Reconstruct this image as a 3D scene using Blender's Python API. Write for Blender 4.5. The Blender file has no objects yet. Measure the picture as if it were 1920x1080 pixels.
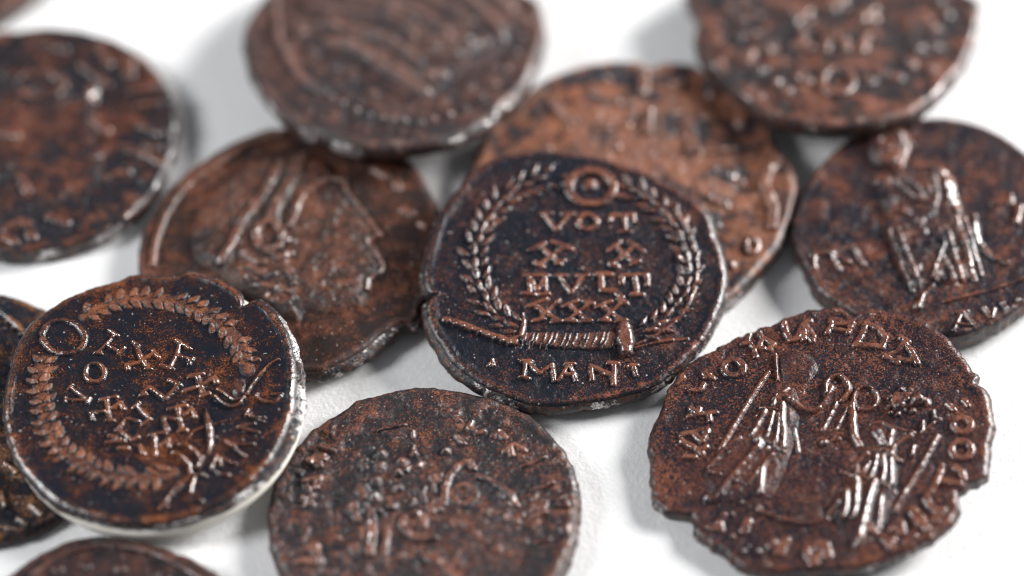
import bpy, math
import numpy as np

# ------------------------------------------------------------------ camera
scene = bpy.context.scene
EL, DIST, LENS = 52.0, 0.200, 111.5
e_ = math.radians(EL)
CAM = np.array([0.0, -DIST * math.cos(e_), DIST * math.sin(e_)])
FWD = -CAM / DIST
RGT = np.array([1.0, 0, 0])
UPV = np.cross(RGT, FWD)
cam_data = bpy.data.cameras.new("camera")
cam = bpy.data.objects.new("camera", cam_data)
scene.collection.objects.link(cam)
cam.location = CAM
cam.rotation_euler = (math.radians(90 - EL), 0, 0)
cam_data.lens = LENS
cam_data.sensor_width = 36.0
cam_data.clip_start = 0.005
cam_data.clip_end = 10.0
cam_data.dof.use_dof = True
cam_data.dof.focus_distance = 0.1930
cam_data.dof.aperture_fstop = 10.0
cam_data.dof.aperture_blades = 0
scene.camera = cam

# ------------------------------------------------------------------ light
world = bpy.data.worlds.new("World")
scene.world = world
world.use_nodes = True
bg = world.node_tree.nodes["Background"]
bg.inputs["Color"].default_value = (0.90, 0.94, 1.0, 1)
bg.inputs["Strength"].default_value = 0.15


def area(name, loc, target, size, size_y, power, col):
    d = bpy.data.lights.new(name, 'AREA')
    d.shape = 'RECTANGLE'
    d.size, d.size_y = size, size_y
    d.energy = power
    d.color = col
    o = bpy.data.objects.new(name, d)
    scene.collection.objects.link(o)
    o.location = loc
    v = np.array(target) - np.array(loc)
    from mathutils import Vector
    o.rotation_euler = Vector(v).to_track_quat('-Z', 'Y').to_euler()
    return o


area("softbox_right", (0.275, 0.120, 0.142), (0.01, 0, 0), 0.15, 0.115, 2.85, (1.0, 0.985, 0.965))
area("softbox_side", (-0.27, -0.03, 0.19), (-0.01, 0, 0), 0.10, 0.10, 0.95, (0.98, 0.99, 1.0))

scene.view_settings.view_transform = 'Standard'
scene.view_settings.look = 'None'
scene.view_settings.exposure = 0.0
scene.view_settings.gamma = 1.0
scene.unit_settings.scale_length = 1.0
scene.render.engine = 'CYCLES'
scene.cycles.filter_width = 1.1

# ------------------------------------------------------------------ helpers
MM = 1e-3


def vnoise(x, y, seed):
    """smooth value noise in 0..1"""
    xi = np.floor(x).astype(np.int64)
    yi = np.floor(y).astype(np.int64)
    fx = x - xi
    fy = y - yi
    fx = fx * fx * fx * (fx * (fx * 6 - 15) + 10)
    fy = fy * fy * fy * (fy * (fy * 6 - 15) + 10)

    def h(a, b):
        n = (a * 374761393 + b * 668265263 + seed * 2147483 + 1013904223) & 0xFFFFFFFF
        n = ((n ^ (n >> 13)) * 1274126177) & 0xFFFFFFFF
        n = (n ^ (n >> 16)) & 0xFFFFFFFF
        n = (n * 2246822519) & 0xFFFFFFFF
        n = n ^ (n >> 15)
        return (n & 0xFFFF) / 65535.0
    a = h(xi, yi) * (1 - fx) + h(xi + 1, yi) * fx
    b = h(xi, yi + 1) * (1 - fx) + h(xi + 1, yi + 1) * fx
    return a * (1 - fy) + b * fy


def fbm(x, y, seed, octs=3):
    s, a, t = 0, 0.5, 0
    for i in range(octs):
        s = s + a * vnoise(x * 2 ** i + 17.3 * i, y * 2 ** i - 9.1 * i, seed + i)
        t += a
        a *= 0.5
    return s / t - 0.5


def ray(p):
    x = (p[0] - 960) / 1920 * 36 / LENS
    y = -(p[1] - 540) / 1920 * 36 / LENS
    return FWD + x * RGT + y * UPV


def hit(p, P0, n):
    d = ray(p)
    return CAM + d * (np.dot(P0 - CAM, n) / np.dot(d, n))


def circle_fit(P):
    A = np.c_[2 * P[:, 0], 2 * P[:, 1], np.ones(len(P))]
    b = (P ** 2).sum(1)
    s = np.linalg.lstsq(A, b, rcond=None)[0]
    return s[0], s[1], math.sqrt(s[2] + s[0] ** 2 + s[1] ** 2)


def smooth(pts, n=6):
    P = np.array(pts, float)
    if len(P) < 3:
        return P
    Q = np.vstack([2 * P[0] - P[1], P, 2 * P[-1] - P[-2]])
    out = []
    for i in range(1, len(Q) - 2):
        p0, p1, p2, p3 = Q[i - 1], Q[i], Q[i + 1], Q[i + 2]
        for k in range(n):
            t = k / n
            out.append(0.5 * ((2 * p1) + (p2 - p0) * t + (2 * p0 - 5 * p1 + 4 * p2 - p3) * t * t
                              + (3 * p1 - p0 - 3 * p2 + p3) * t ** 3))
    out.append(P[-1])
    return np.array(out)


def new_mesh(name, V, F, mat, parent, wear=None, label=None):
    """V (n,3) metres, F list of quads/tris as int array (m,4)"""
    me = bpy.data.meshes.new(name)
    F = np.asarray(F, np.int32)
    me.vertices.add(len(V))
    me.vertices.foreach_set("co", np.asarray(V, np.float32).ravel())
    k = F.shape[1]
    me.loops.add(F.size)
    me.loops.foreach_set("vertex_index", F.ravel())
    me.polygons.add(len(F))
    me.polygons.foreach_set("loop_start", np.arange(0, F.size, k, dtype=np.int32))
    me.polygons.foreach_set("loop_total", np.full(len(F), k, np.int32))
    me.polygons.foreach_set("use_smooth", np.ones(len(F), bool))
    me.update(calc_edges=True)
    me.validate()
    if wear is not None:
        at = me.attributes.new("wear", 'FLOAT', 'POINT')
        at.data.foreach_set("value", np.asarray(wear, np.float32))
    me.materials.append(mat)
    o = bpy.data.objects.new(name, me)
    scene.collection.objects.link(o)
    o.parent = parent
    if label:
        o["label"] = label
    return o


# ------------------------------------------------------------------ materials
def nd(nt, typ, **kw):
    n = nt.nodes.new(typ)
    for k, v in kw.items():
        setattr(n, k, v)
    return n


def math_node(nt, op, a, b=None, c=None):
    n = nd(nt, 'ShaderNodeMath', operation=op)
    for i, v in enumerate((a, b, c)):
        if v is None:
            continue
        if isinstance(v, (int, float)):
            n.inputs[i].default_value = v
        else:
            nt.links.new(v, n.inputs[i])
    return n.outputs[0]


def ramp(nt, val, lo, hi):
    n = nd(nt, 'ShaderNodeMapRange', interpolation_type='SMOOTHSTEP')
    nt.links.new(val, n.inputs['Value'])
    n.inputs['From Min'].default_value = lo
    n.inputs['From Max'].default_value = hi
    return n.outputs['Result']


def mixc(nt, f, a, b):
    n = nd(nt, 'ShaderNodeMix', data_type='RGBA')
    if isinstance(f, float):
        n.inputs[0].default_value = f
    else:
        nt.links.new(f, n.inputs[0])
    for i, v in ((6, a), (7, b)):
        if isinstance(v, tuple):
            n.inputs[i].default_value = (*v, 1)
        else:
            nt.links.new(v, n.inputs[i])
    return n.outputs[2]


def noise(nt, vec, scale, detail=3.0, rough=0.55):
    n = nd(nt, 'ShaderNodeTexNoise')
    nt.links.new(vec, n.inputs['Vector'])
    n.inputs['Scale'].default_value = scale
    n.inputs['Detail'].default_value = detail
    n.inputs['Roughness'].default_value = rough
    return n.outputs['Fac']


def coords(nt, seed):
    tc = nd(nt, 'ShaderNodeTexCoord')
    ad = nd(nt, 'ShaderNodeVectorMath', operation='ADD')
    nt.links.new(tc.outputs['Object'], ad.inputs[0])
    ad.inputs[1].default_value = (seed * 0.137, seed * 0.071, seed * 0.053)
    return ad.outputs[0]


def bronze(name, seed, bias=0.0, kw=0.30, big=0.8, mid=0.9, fine=1.5, brown=(0.110, 0.035, 0.020),
           brown2=(0.18, 0.062, 0.026), dark=(0.0085, 0.0100, 0.0170), rough=0.30, chalk=0.0, spec=0.16, blotch=0.5, polish=1.0):
    m = bpy.data.materials.new(name)
    m.use_nodes = True
    nt = m.node_tree
    b = nt.nodes['Principled BSDF']
    v = coords(nt, seed)
    n1 = noise(nt, v, 260, 3, 0.5)
    n2 = noise(nt, v, 1900, 5, 0.65)
    n3 = noise(nt, v, 9500, 2, 0.7)
    n4 = noise(nt, v, 700, 3, 0.55)
    at = nd(nt, 'ShaderNodeAttribute', attribute_name='wear')
    w = at.outputs['Fac']
    def cen(n, k, acc):
        return math_node(nt, 'MULTIPLY_ADD', math_node(nt, 'SUBTRACT', n, 0.5), k, acc)
    f = math_node(nt, 'MULTIPLY_ADD', w, kw + 0.05, bias - 0.05)
    f = cen(n1, big, f)
    f = cen(n2, mid, f)
    f = cen(n4, blotch, f)
    f = cen(n3, fine, f)
    brown = (brown[0] * 1.10, brown[1] * 1.06, brown[2] * 1.22)
    brown2 = (brown2[0] * 1.10, brown2[1] * 1.04, brown2[2] * 1.25)
    br = mixc(nt, ramp(nt, n4, 0.35, 0.68), brown, brown2)
    dkb = tuple(0.26 * c for c in brown)
    col = mixc(nt, ramp(nt, f, -0.16, 0.04), dark, dkb)
    col = mixc(nt, ramp(nt, f, 0.02, 0.25), col, br)
    # rubbed high points: paler copper, with pinkish highlights painted into the colour
    rub_highlight = math_node(nt, 'MULTIPLY', ramp(nt, w, 0.55, 1.0), ramp(nt, n2, 0.42, 0.62))
    col = mixc(nt, math_node(nt, 'MULTIPLY', rub_highlight, 0.45), col, (0.26, 0.105, 0.062))
    # chalky deposits, and dust specks that also paint in tiny white glints
    n6 = noise(nt, v, 3600, 4, 0.75)
    n7 = noise(nt, v, 520, 2, 0.5)
    ch = math_node(nt, 'MULTIPLY', ramp(nt, n6, 0.60 - chalk, 0.78 - chalk), ramp(nt, n7, 0.55 - chalk, 0.75 - chalk))
    n8 = noise(nt, v, 5600, 0, 0.5)
    glint_specks = ramp(nt, n8, 0.80, 0.84)
    ch = math_node(nt, 'MAXIMUM', math_node(nt, 'MULTIPLY', ch, 0.5), math_node(nt, 'MULTIPLY', glint_specks, 0.7))
    col = mixc(nt, ch, col, (0.40, 0.38, 0.36))
    nt.links.new(col, b.inputs['Base Color'])
    ro = math_node(nt, 'MULTIPLY_ADD', n2, 0.26, rough - 0.06)
    ro = math_node(nt, 'MULTIPLY_ADD', ch, 0.3, ro)
    ro = math_node(nt, 'MULTIPLY_ADD', w, -0.24 * polish, ro)
    nt.links.new(ro, b.inputs['Roughness'])
    b.inputs['Metallic'].default_value = 0.0
    b.inputs['IOR'].default_value = 1.75
    nt.links.new(math_node(nt, 'MULTIPLY_ADD', w, 1.05 * polish, spec), b.inputs['Specular IOR Level'])
    bp = nd(nt, 'ShaderNodeBump')
    nt.links.new(math_node(nt, 'MULTIPLY_ADD', w, -0.60, 0.85), bp.inputs['Strength'])
    bp.inputs['Distance'].default_value = 0.00008
    hh = math_node(nt, 'MULTIPLY_ADD', n3, 0.55, math_node(nt, 'MULTIPLY', n2, 0.6))
    nt.links.new(hh, bp.inputs['Height'])
    nt.links.new(bp.outputs['Normal'], b.inputs['Normal'])
    return m


def raw_edge(name, seed, amount=0.5):
    """hammered flan edge: slate patina broken by bright worn metal"""
    m = bpy.data.materials.new(name)
    m.use_nodes = True
    nt = m.node_tree
    b = nt.nodes['Principled BSDF']
    v = coords(nt, seed)
    n1 = noise(nt, v, 500, 4, 0.6)
    n2 = noise(nt, v, 2600, 5, 0.65)
    n3 = noise(nt, v, 7000, 3, 0.7)
    f = math_node(nt, 'ADD', math_node(nt, 'MULTIPLY', n1, 0.65), math_node(nt, 'MULTIPLY', n2, 0.35))
    fac = ramp(nt, f, 0.66 - amount * 0.28, 0.72 - amount * 0.28)
    f2 = ramp(nt, n2, 0.44, 0.60)
    pit = ramp(nt, n3, 0.40, 0.50)
    fac = math_node(nt, 'MULTIPLY', fac, pit)
    dk = mixc(nt, f2, (0.016, 0.017, 0.022), (0.085, 0.034, 0.020))
    col = mixc(nt, fac, dk, (0.60, 0.58, 0.57))
    nt.links.new(col, b.inputs['Base Color'])
    nt.links.new(math_node(nt, 'MULTIPLY', fac, 0.75), b.inputs['Metallic'])
    b.inputs['Roughness'].default_value = 0.30
    bp = nd(nt, 'ShaderNodeBump')
    bp.inputs['Strength'].default_value = 0.9
    bp.inputs['Distance'].default_value = 0.00014
    nt.links.new(math_node(nt, 'ADD', math_node(nt, 'MULTIPLY', n2, 0.8), math_node(nt, 'MULTIPLY', n3, 0.35)),
                 bp.inputs['Height'])
    nt.links.new(bp.outputs['Normal'], b.inputs['Normal'])
    return m


def plain(name, col, rough, bump_scale, bump, mott=0.03):
    m = bpy.data.materials.new(name)
    m.use_nodes = True
    nt = m.node_tree
    b = nt.nodes['Principled BSDF']
    v = coords(nt, 1.0)
    n1 = noise(nt, v, bump_scale, 5, 0.6)
    n2 = noise(nt, v, bump_scale * 0.12, 3, 0.5)
    d = tuple(c * (1 - mott * 2) for c in col)
    nt.links.new(mixc(nt, ramp(nt, math_node(nt, 'MULTIPLY_ADD', n2, 0.6, math_node(nt, 'MULTIPLY', n1, 0.4)), 0.3, 0.7), d, col),
                 b.inputs['Base Color'])
    b.inputs['Roughness'].default_value = rough
    b.inputs['Specular IOR Level'].default_value = 0.25
    bp = nd(nt, 'ShaderNodeBump')
    bp.inputs['Strength'].default_value = bump
    bp.inputs['Distance'].default_value = 0.00006
    nt.links.new(n1, bp.inputs['Height'])
    nt.links.new(bp.outputs['Normal'], b.inputs['Normal'])
    return m


# ------------------------------------------------------------------ table
def table():
    n, half = 60, 0.22
    g = np.linspace(-half, half, n)
    X, Y = np.meshgrid(g, g, indexing='ij')
    Z = fbm(X * 60, Y * 60, 5, 2) * 0.00006 - 0.00004
    V = np.c_[X.ravel(), Y.ravel(), Z.ravel()]
    i = np.arange(n * n).reshape(n, n)
    F = np.stack([i[:-1, :-1], i[1:, :-1], i[1:, 1:], i[:-1, 1:]], -1).reshape(-1, 4)
    o = new_mesh("table_surface", V, F, plain("white_paper", (0.83, 0.83, 0.835), 0.8, 3600, 0.9, 0.035), None)
    o["kind"] = "structure"
    o["label"] = "matt white paper surface the coins lie on"


table()


# ------------------------------------------------------------------ coin class
class Coin:
    def __init__(s, key, frame, outline, slope, z, thick, seed, mats, label, rim=0.08, rimw=0.028, und=0.10,
                 flare=(0, 0.0, 1), nr=90, nt=420, bulge=0.12, circle=None, gapR=None, rimt=0.955, lump=0.04, grain=0.05, lf=1.15, nib=1.0):
        s.key, s.t, s.seed = key, thick, seed
        s.mat, s.emat = mats
        ox, oy, k = frame
        px = [(ox + x / k, oy + y / k) for x, y in outline]
        n = np.array([math.tan(math.radians(slope[0])), -math.tan(math.radians(slope[1])), 1.0])
        s.n = n / np.linalg.norm(n)
        s.ex = np.cross([0, 1, 0], s.n)
        s.ex /= np.linalg.norm(s.ex)
        s.ey = np.cross(s.n, s.ex)
        m = np.mean(px, 0)
        # the top plane passes z millimetres above the table at the centre
        P0 = hit(m, np.array([0, 0, z * MM]), np.array([0, 0, 1.0]))
        for it in range(3):
            Q = np.array([hit(p, P0, s.n) - P0 for p in px])
            L = np.c_[Q @ s.ex, Q @ s.ey]
            if circle:
                C = hit((circle[0], circle[1]), P0, s.n) - P0
                cx, cy, R = C @ s.ex, C @ s.ey, circle[2] * MM
            else:
                cx, cy, R = circle_fit(L)
            P0 = P0 + cx * s.ex + cy * s.ey
            P0 = P0 + s.n * ((z * MM - P0[2]) / s.n[2])
        s.P0 = P0
        Q = np.array([hit(p, P0, s.n) - P0 for p in px])
        L = np.c_[Q @ s.ex, Q @ s.ey] / MM
        s.R0 = R / MM
        th = np.arctan2(L[:, 1], L[:, 0])
        rr = np.hypot(L[:, 0], L[:, 1])
        o = np.argsort(th)
        th, rr = th[o], rr[o]
        if circle:
            th, rr = np.array([0.0]), np.array([s.R0])
        T, RR = list(th), list(rr)
        g = math.radians(24)
        for i in range(len(th)):
            a, b = th[i], th[(i + 1) % len(th)] + (2 * math.pi if i == len(th) - 1 else 0)
            if b - a > g:
                q = a + math.radians(10)
                while q < b - math.radians(10):
                    T.append((q + math.pi) % (2 * math.pi) - math.pi)
                    RR.append((gapR or s.R0) * (1 + 0.006 * math.sin(5 * q + seed)))
                    q += math.radians(7)
        T, RR = np.array(T), np.array(RR)
        o = np.argsort(T)
        T, RR = T[o], RR[o]
        s.N = 1440
        s.ang = np.linspace(-math.pi, math.pi, s.N, endpoint=False)
        R_ = np.interp(s.ang, np.r_[T - 2 * math.pi, T, T + 2 * math.pi], np.r_[RR, RR, RR])
        R_ = (np.roll(R_, 2) + np.roll(R_, 1) + R_ + np.roll(R_, -1) + np.roll(R_, -2)) / 5
        cx_, sy_ = np.cos(s.ang), np.sin(s.ang)
        R_ = R_ + nib * (0.10 * fbm(cx_ * 9, sy_ * 9, seed + 40, 3) + 0.09 * fbm(cx_ * 26, sy_ * 26, seed + 50, 2))
        s.R = R_
        s.rim, s.rimw, s.und, s.rimt = rim, rimw, und, rimt
        s.sup = []
        s.lump, s.grain, s.lf = lump, grain, lf
        s.ws = 1.28
        s.nr, s.nt = nr, nt
        s.flare, s.bulge = flare, bulge
        s.root = bpy.data.objects.new("bronze_coin", None)
        scene.collection.objects.link(s.root)
        from mathutils import Matrix
        B = s.P0 - s.n * thick * MM
        s.B = B
        M = Matrix(((s.ex[0], s.ey[0], s.n[0], B[0]), (s.ex[1], s.ey[1], s.n[1], B[1]),
                    (s.ex[2], s.ey[2], s.n[2], B[2]), (0, 0, 0, 1)))
        s.root.matrix_world = M
        s.root.empty_display_size = 0.004
        s.root["label"] = label
        s.root["category"] = "coin"
        s.root["group"] = "old bronze coins strewn over white paper"

    def loc(s, p):
        Q = hit(p, s.P0, s.n) - s.P0
        return np.array([Q @ s.ex, Q @ s.ey]) / MM

    def path(s, fr, pts):
        return np.array([s.loc((fr[0] + x / fr[2], fr[1] + y / fr[2])) for x, y in pts])

    def Rat(s, x, y):
        a = np.arctan2(y, x)
        return np.interp(a, np.r_[s.ang, math.pi], np.r_[s.R, s.R[0]])

    def base(s, x, y):
        t = np.hypot(x, y) / s.Rat(x, y)
        z = s.und * fbm(x * 0.28, y * 0.28, s.seed, 2) + 0.05 * fbm(x * 1.3, y * 1.3, s.seed + 7, 3)
        z = z + s.grain * fbm(x * 4.2, y * 4.2, s.seed + 9, 3)
        z = z + s.lump * 2 * s.lumps(x, y)
        ang = np.arctan2(y, x)
        rm = 0.75 + 1.1 * fbm(np.cos(ang) * 3 + 5, np.sin(ang) * 3, s.seed + 3, 2)
        z = z + s.rim * rm * np.exp(-((t - s.rimt) / s.rimw) ** 2)
        u = np.clip((t - 0.968) / 0.032, 0, 1)
        z = z - 0.16 * u ** 2.2
        return z, t

    def lumps(s, x, y):
        k = np.clip(0.55 + 3.0 * fbm(x * 0.30 + 9, y * 0.30, s.seed + 33, 2), 0.08, 1.25)
        return k * fbm(x * s.lf + 3, y * s.lf, s.seed + 21, 3)

    def worn(s, x, y, t):
        # rubbed metal: the rim and the tops of the worn lumps
        w = np.clip(1 - np.abs(t - 0.965) / 0.03, 0, 1) * 0.6
        k = min(1.0, s.lump / 0.16)
        return np.maximum(w, k * 0.75 * np.clip(s.lumps(x, y) * 5 + 0.15, 0, 1))

    def height(s, x, y):
        z, t = s.base(x, y)
        w = s.worn(x, y, t)
        if s.sup:
            h = np.zeros_like(z)
            for f in s.sup:
                h = np.maximum(h, f(x, y))
            z = z + np.maximum(h, 0)
        return z, t, w

    def build(s):
        nr, nt = s.nr, s.nt
        u = np.linspace(0, 1, nr + 1)[1:]
        u = 1 - (1 - u) ** 1.12
        ang = np.linspace(-math.pi, math.pi, nt, endpoint=False)
        R = np.interp(ang, np.r_[s.ang, math.pi], np.r_[s.R, s.R[0]])
        X = np.outer(u, R * np.cos(ang))
        Y = np.outer(u, R * np.sin(ang))
        z, t = s.base(X.ravel(), Y.ravel())
        w = s.worn(X.ravel(), Y.ravel(), t)
        z0 = s.base(np.zeros(1), np.zeros(1) + 1e-6)[0]
        V = np.vstack([np.c_[X.ravel(), Y.ravel(), z + s.t], [[0, 0, z0[0] + s.t]]]) * MM
        i = np.arange(nr * nt).reshape(nr, nt)
        j = np.roll(i, -1, 1)
        F = np.stack([i[:-1], i[1:], j[1:], j[:-1]], -1).reshape(-1, 4)
        c = nr * nt
        k = i[0]
        F0 = np.stack([np.full(nt // 2, c), k[0::2], k[1::2], np.roll(k, -2)[0::2]], -1)
        s.body = new_mesh("body", V, np.vstack([F, F0]), s.mat, s.root, np.r_[w, 0])
        # edge: hammered side wall and underside
        ztop = z.reshape(nr, nt)[-1]
        prof = np.array([0, 0.10, 0.25, 0.42, 0.60, 0.78, 0.92, 1.0])
        out = np.array([0, 0.50, 0.85, 1.0, 0.92, 0.62, 0.2, -0.3])
        fa, fv, fp = s.flare
        fl = s.bulge + fv * np.clip(np.cos(ang - math.radians(fa)), 0, 1) ** fp
        rows, zz = [], []
        for p, q in zip(prof, out):
            rag = 0.24 * fbm(ang * 14, ang * 0 + p * 3.2, s.seed + 60, 3) * min(1, p * 5)
            r = R + fl * q + rag
            rows.append(np.c_[r * np.cos(ang), r * np.sin(ang), (s.t + ztop) * (1 - p)])
        rb = R * 0.5
        rows.append(np.c_[rb * np.cos(ang), rb * np.sin(ang), np.zeros(nt)])
        rb = R * 0.02
        rows.append(np.c_[rb * np.cos(ang), rb * np.sin(ang), np.zeros(nt)])
        V = np.vstack(rows) * MM
        m = len(rows)
        i = np.arange(m * nt).reshape(m, nt)
        j = np.roll(i, -1, 1)
        F = np.stack([i[:-1], i[1:], j[1:], j[:-1]], -1).reshape(-1, 4)
        new_mesh("edge", V, F, s.emat, s.root, np.full(len(V), 0.5))

    # ---- relief patches -------------------------------------------------
    def patch(s, name, dist, box, h, side, parent=None, step=0.05, support=False, wear=1.0, label=None, rough=0.35,
              warp=0.035, prof='round', mat=None):
        """dist(x,y): signed distance, positive inside, in mm"""
        mg = 0.12
        x = np.arange(box[0] - mg, box[2] + mg + step, step)
        y = np.arange(box[1] - mg, box[3] + mg + step, step)
        if len(x) < 3 or len(y) < 3:
            return None
        X, Y = np.meshgrid(x, y, indexing='ij')
        sd = s.seed + (abs(hash((round(box[0], 3), round(box[1], 3)))) % 50)

        def f(a, b):
            d = dist(a, b) + warp * 2 * fbm(a * 3.2, b * 3.2, sd, 3)
            tt = np.clip(d / side, 0, 1)
            hh = h * (np.sin(tt * math.pi / 2) ** 0.85 if prof == 'round' else tt * (1 - 0.12 * tt ** 3) / 0.88)
            hh = hh * (1 + 2 * rough * fbm(a * 1.7, b * 1.7, sd + 5, 3))
            return np.where(d > 0, hh, d * 0.8), tt
        H, tt = f(X, Y)
        z, t, _ = s.height(X, Y)
        ok = (H > -0.07) & (t < 0.975)
        cell = ok[:-1, :-1] & ok[1:, :-1] & ok[1:, 1:] & ok[:-1, 1:]
        ins = H > 0
        cell &= (ins[:-1, :-1] | ins[1:, :-1] | ins[1:, 1:] | ins[:-1, 1:])
        if cell.sum() < 2:
            return None
        idx = np.arange(X.size).reshape(X.shape)
        F = np.stack([idx[:-1, :-1], idx[1:, :-1], idx[1:, 1:], idx[:-1, 1:]], -1)[cell]
        used, inv = np.unique(F.ravel(), return_inverse=True)
        V = np.c_[X.ravel()[used], Y.ravel()[used], (z + H).ravel()[used] + s.t] * MM
        W = (tt.ravel()[used] ** 1.2) * wear
        o = new_mesh(name, V, inv.reshape(-1, 4), mat or s.mat, parent or s.root, W, label)
        if support:
            s.sup.append(lambda a, b: np.where((a > box[0] - mg) & (a < box[2] + mg) & (b > box[1] - mg) & (b < box[3] + mg), f(a, b)[0], 0))
        return o

    def stroke(s, name, fr, lines, w=4.0, h=0.20, curve=False, taper=0.0, **kw):
        """lines: list of polylines in photo coordinates; w half width in photo px (1 px ~ 0.034 mm)"""
        wm = w * 0.0336 * kw.pop('ws', s.ws)
        segs = []
        for L in lines:
            P = s.path(fr, L)
            if curve:
                P = smooth(P, 5)
            n = len(P)
            for i in range(n - 1):
                u0, u1 = i / (n - 1), (i + 1) / (n - 1)
                g0 = 1 - taper * abs(2 * u0 - 1) ** 2
                g1 = 1 - taper * abs(2 * u1 - 1) ** 2
                segs.append((P[i], P[i + 1], wm * g0, wm * g1))
        return s.segs(name, segs, h, **kw)

    def segs(s, name, segs, h, **kw):
        kw.setdefault('rough', 0.22)
        A = np.array([q[0] for q in segs] + [q[1] for q in segs])
        wm = max(max(q[2], q[3]) for q in segs)
        box = (A[:, 0].min() - wm, A[:, 1].min() - wm, A[:, 0].max() + wm, A[:, 1].max() + wm)

        def dist(x, y):
            best = np.full(x.shape, -9.0)
            for a, b, w0, w1 in segs:
                d = b - a
                l2 = max(d @ d, 1e-9)
                t = np.clip(((x - a[0]) * d[0] + (y - a[1]) * d[1]) / l2, 0, 1)
                q = np.hypot(x - a[0] - t * d[0], y - a[1] - t * d[1])
                best = np.maximum(best, (w0 + (w1 - w0) * t) - q)
            return best
        if name == 'letter' or s.key == 'C':
            kw.setdefault('prof', 'bevel')
        if name == 'letter' and s.key in 'ABC':
            h = min(h, 0.15)
            kw.setdefault('side', min(wm, 0.13))
            kw.setdefault('step', 0.036)
        kw.setdefault('side', min(wm, 0.19))
        kw.setdefault('step', 0.05)
        kw.setdefault('warp', min(0.05, wm * 0.25))
        return s.patch(name, dist, box, h, **kw)

    def ring(s, name, fr, c, rx, ry, w, h, rot=0, **kw):
        a = np.linspace(0, 2 * math.pi, 25)
        cr, sr = math.cos(math.radians(rot)), math.sin(math.radians(rot))
        pts = [(c[0] + rx * math.cos(q) * cr - ry * math.sin(q) * sr, c[1] + rx * math.cos(q) * sr + ry * math.sin(q) * cr) for q in a]
        return s.stroke(name, fr, [pts], w, h, **kw)

    def blob(s, name, fr, c, r, h, asp=1.0, **kw):
        """dome of radius r photo px"""
        p = s.path(fr, [c])[0]
        rm = r * 0.0336

        def dist(x, y):
            return rm - np.hypot(x - p[0], (y - p[1]) / asp)
        kw.setdefault('warp', 0.04)
        kw.setdefault('side', rm)
        return s.patch(name, dist, (p[0] - rm, p[1] - rm * asp, p[0] + rm, p[1] + rm * asp), h, **kw)

    def poly(s, name, fr, pts, h, side=0.5, **kw):
        P = smooth(np.vstack([s.path(fr, pts), s.path(fr, pts[:1])]), 4)

        def dist(x, y):
            d = np.full(x.shape, 9.0)
            ins = np.zeros(x.shape, bool)
            for a, b in zip(P[:-1], P[1:]):
                e = b - a
                l2 = max(e @ e, 1e-9)
                t = np.clip(((x - a[0]) * e[0] + (y - a[1]) * e[1]) / l2, 0, 1)
                d = np.minimum(d, np.hypot(x - a[0] - t * e[0], y - a[1] - t * e[1]))
                if abs(e[1]) > 1e-12:
                    ins ^= ((a[1] > y) != (b[1] > y)) & (x < a[0] + e[0] * (y - a[1]) / e[1])
            return np.where(ins, d, -d)
        kw.setdefault('step', 0.07)
        return s.patch(name, dist, (P[:, 0].min(), P[:, 1].min(), P[:, 0].max(), P[:, 1].max()), h, side=side, **kw)

    def leaf(s, p, direction, length, hw, h, parent, **kw):
        d = np.array([math.cos(direction), math.sin(direction)])
        nrm = np.array([-d[1], d[0]])
        q = p + d * length
        box = (min(p[0], q[0]) - hw, min(p[1], q[1]) - hw, max(p[0], q[0]) + hw, max(p[1], q[1]) + hw)

        def dist(x, y):
            u = ((x - p[0]) * d[0] + (y - p[1]) * d[1]) / length
            v = (x - p[0]) * nrm[0] + (y - p[1]) * nrm[1]
            uc = np.clip(u, 0, 1)
            w = hw * np.sin(np.pi * uc ** 0.85) ** 0.6
            out = np.maximum(np.maximum(-u, u - 1), 0) * length
            return np.where((u > 0) & (u < 1), w - np.abs(v), -np.hypot(out, np.maximum(np.abs(v) - 0.02, 0)))
        kw.setdefault('side', hw * 0.9)
        kw.setdefault('step', 0.045)
        kw.setdefault('warp', 0.02)
        return s.patch("leaf", dist, box, h, parent=parent, **kw)

    def wreath(s, fr, pts, step, length, hw, spread, offs, h, name="wreath", stem=2.5, sh=0.08, base=None, jitter=0.12, **kw):
        """branch of leaves in rows along a path; spread = list of angles, offs = list of side offsets (mm)"""
        P = smooth(s.path(fr, pts), 8)
        w = base or s.stroke(name, fr, [pts], stem, sh, curve=True, side=0.25, wear=0.7, support=True, mat=kw.get('mat'))
        seg = np.hypot(*np.diff(P, axis=0).T)
        cum = np.r_[0, np.cumsum(seg)]
        L = np.arange(0.1, cum[-1] - 0.1, step)
        rng = np.random.default_rng(s.seed + len(pts))
        for l in L:
            i = min(np.searchsorted(cum, l, 'right') - 1, len(seg) - 1)
            q = P[i] + (P[i + 1] - P[i]) * (l - cum[i]) / seg[i]
            k0, k1 = max(0, i - 3), min(len(P) - 1, i + 4)
            tg = P[k1] - P[k0]
            a = math.atan2(tg[1], tg[0])
            nv = np.array([-math.sin(a), math.cos(a)])
            for sp, of in zip(spread, offs):
                if rng.random() < 0.07:
                    continue
                s.leaf(q + nv * of + rng.normal(0, 0.03, 2), a + math.radians(sp) + rng.normal(0, jitter), length * rng.uniform(0.85, 1.12),
                       hw * rng.uniform(0.85, 1.1), h * rng.uniform(0.55, 1.2), w, **kw)
        return w


# ------------------------------------------------------------------ frames used for measuring the photograph
fa = (780, 260, 2.038)
fb = (0, 490, 2.038)
fc = (1200, 560, 2.0765)
fd = (490, 710, 2.92)
fe = (250, 220, 2.16)
ff = (1470, 200, 2.298)
fg = (440, 0, 3.2)
fh = (880, 90, 2.16)
fi = (1280, 0, 3.31)
fj = (0, 0, 2.16)
px = (0, 0, 1)


def six(x, y):
    return (x, y, 6)


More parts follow.
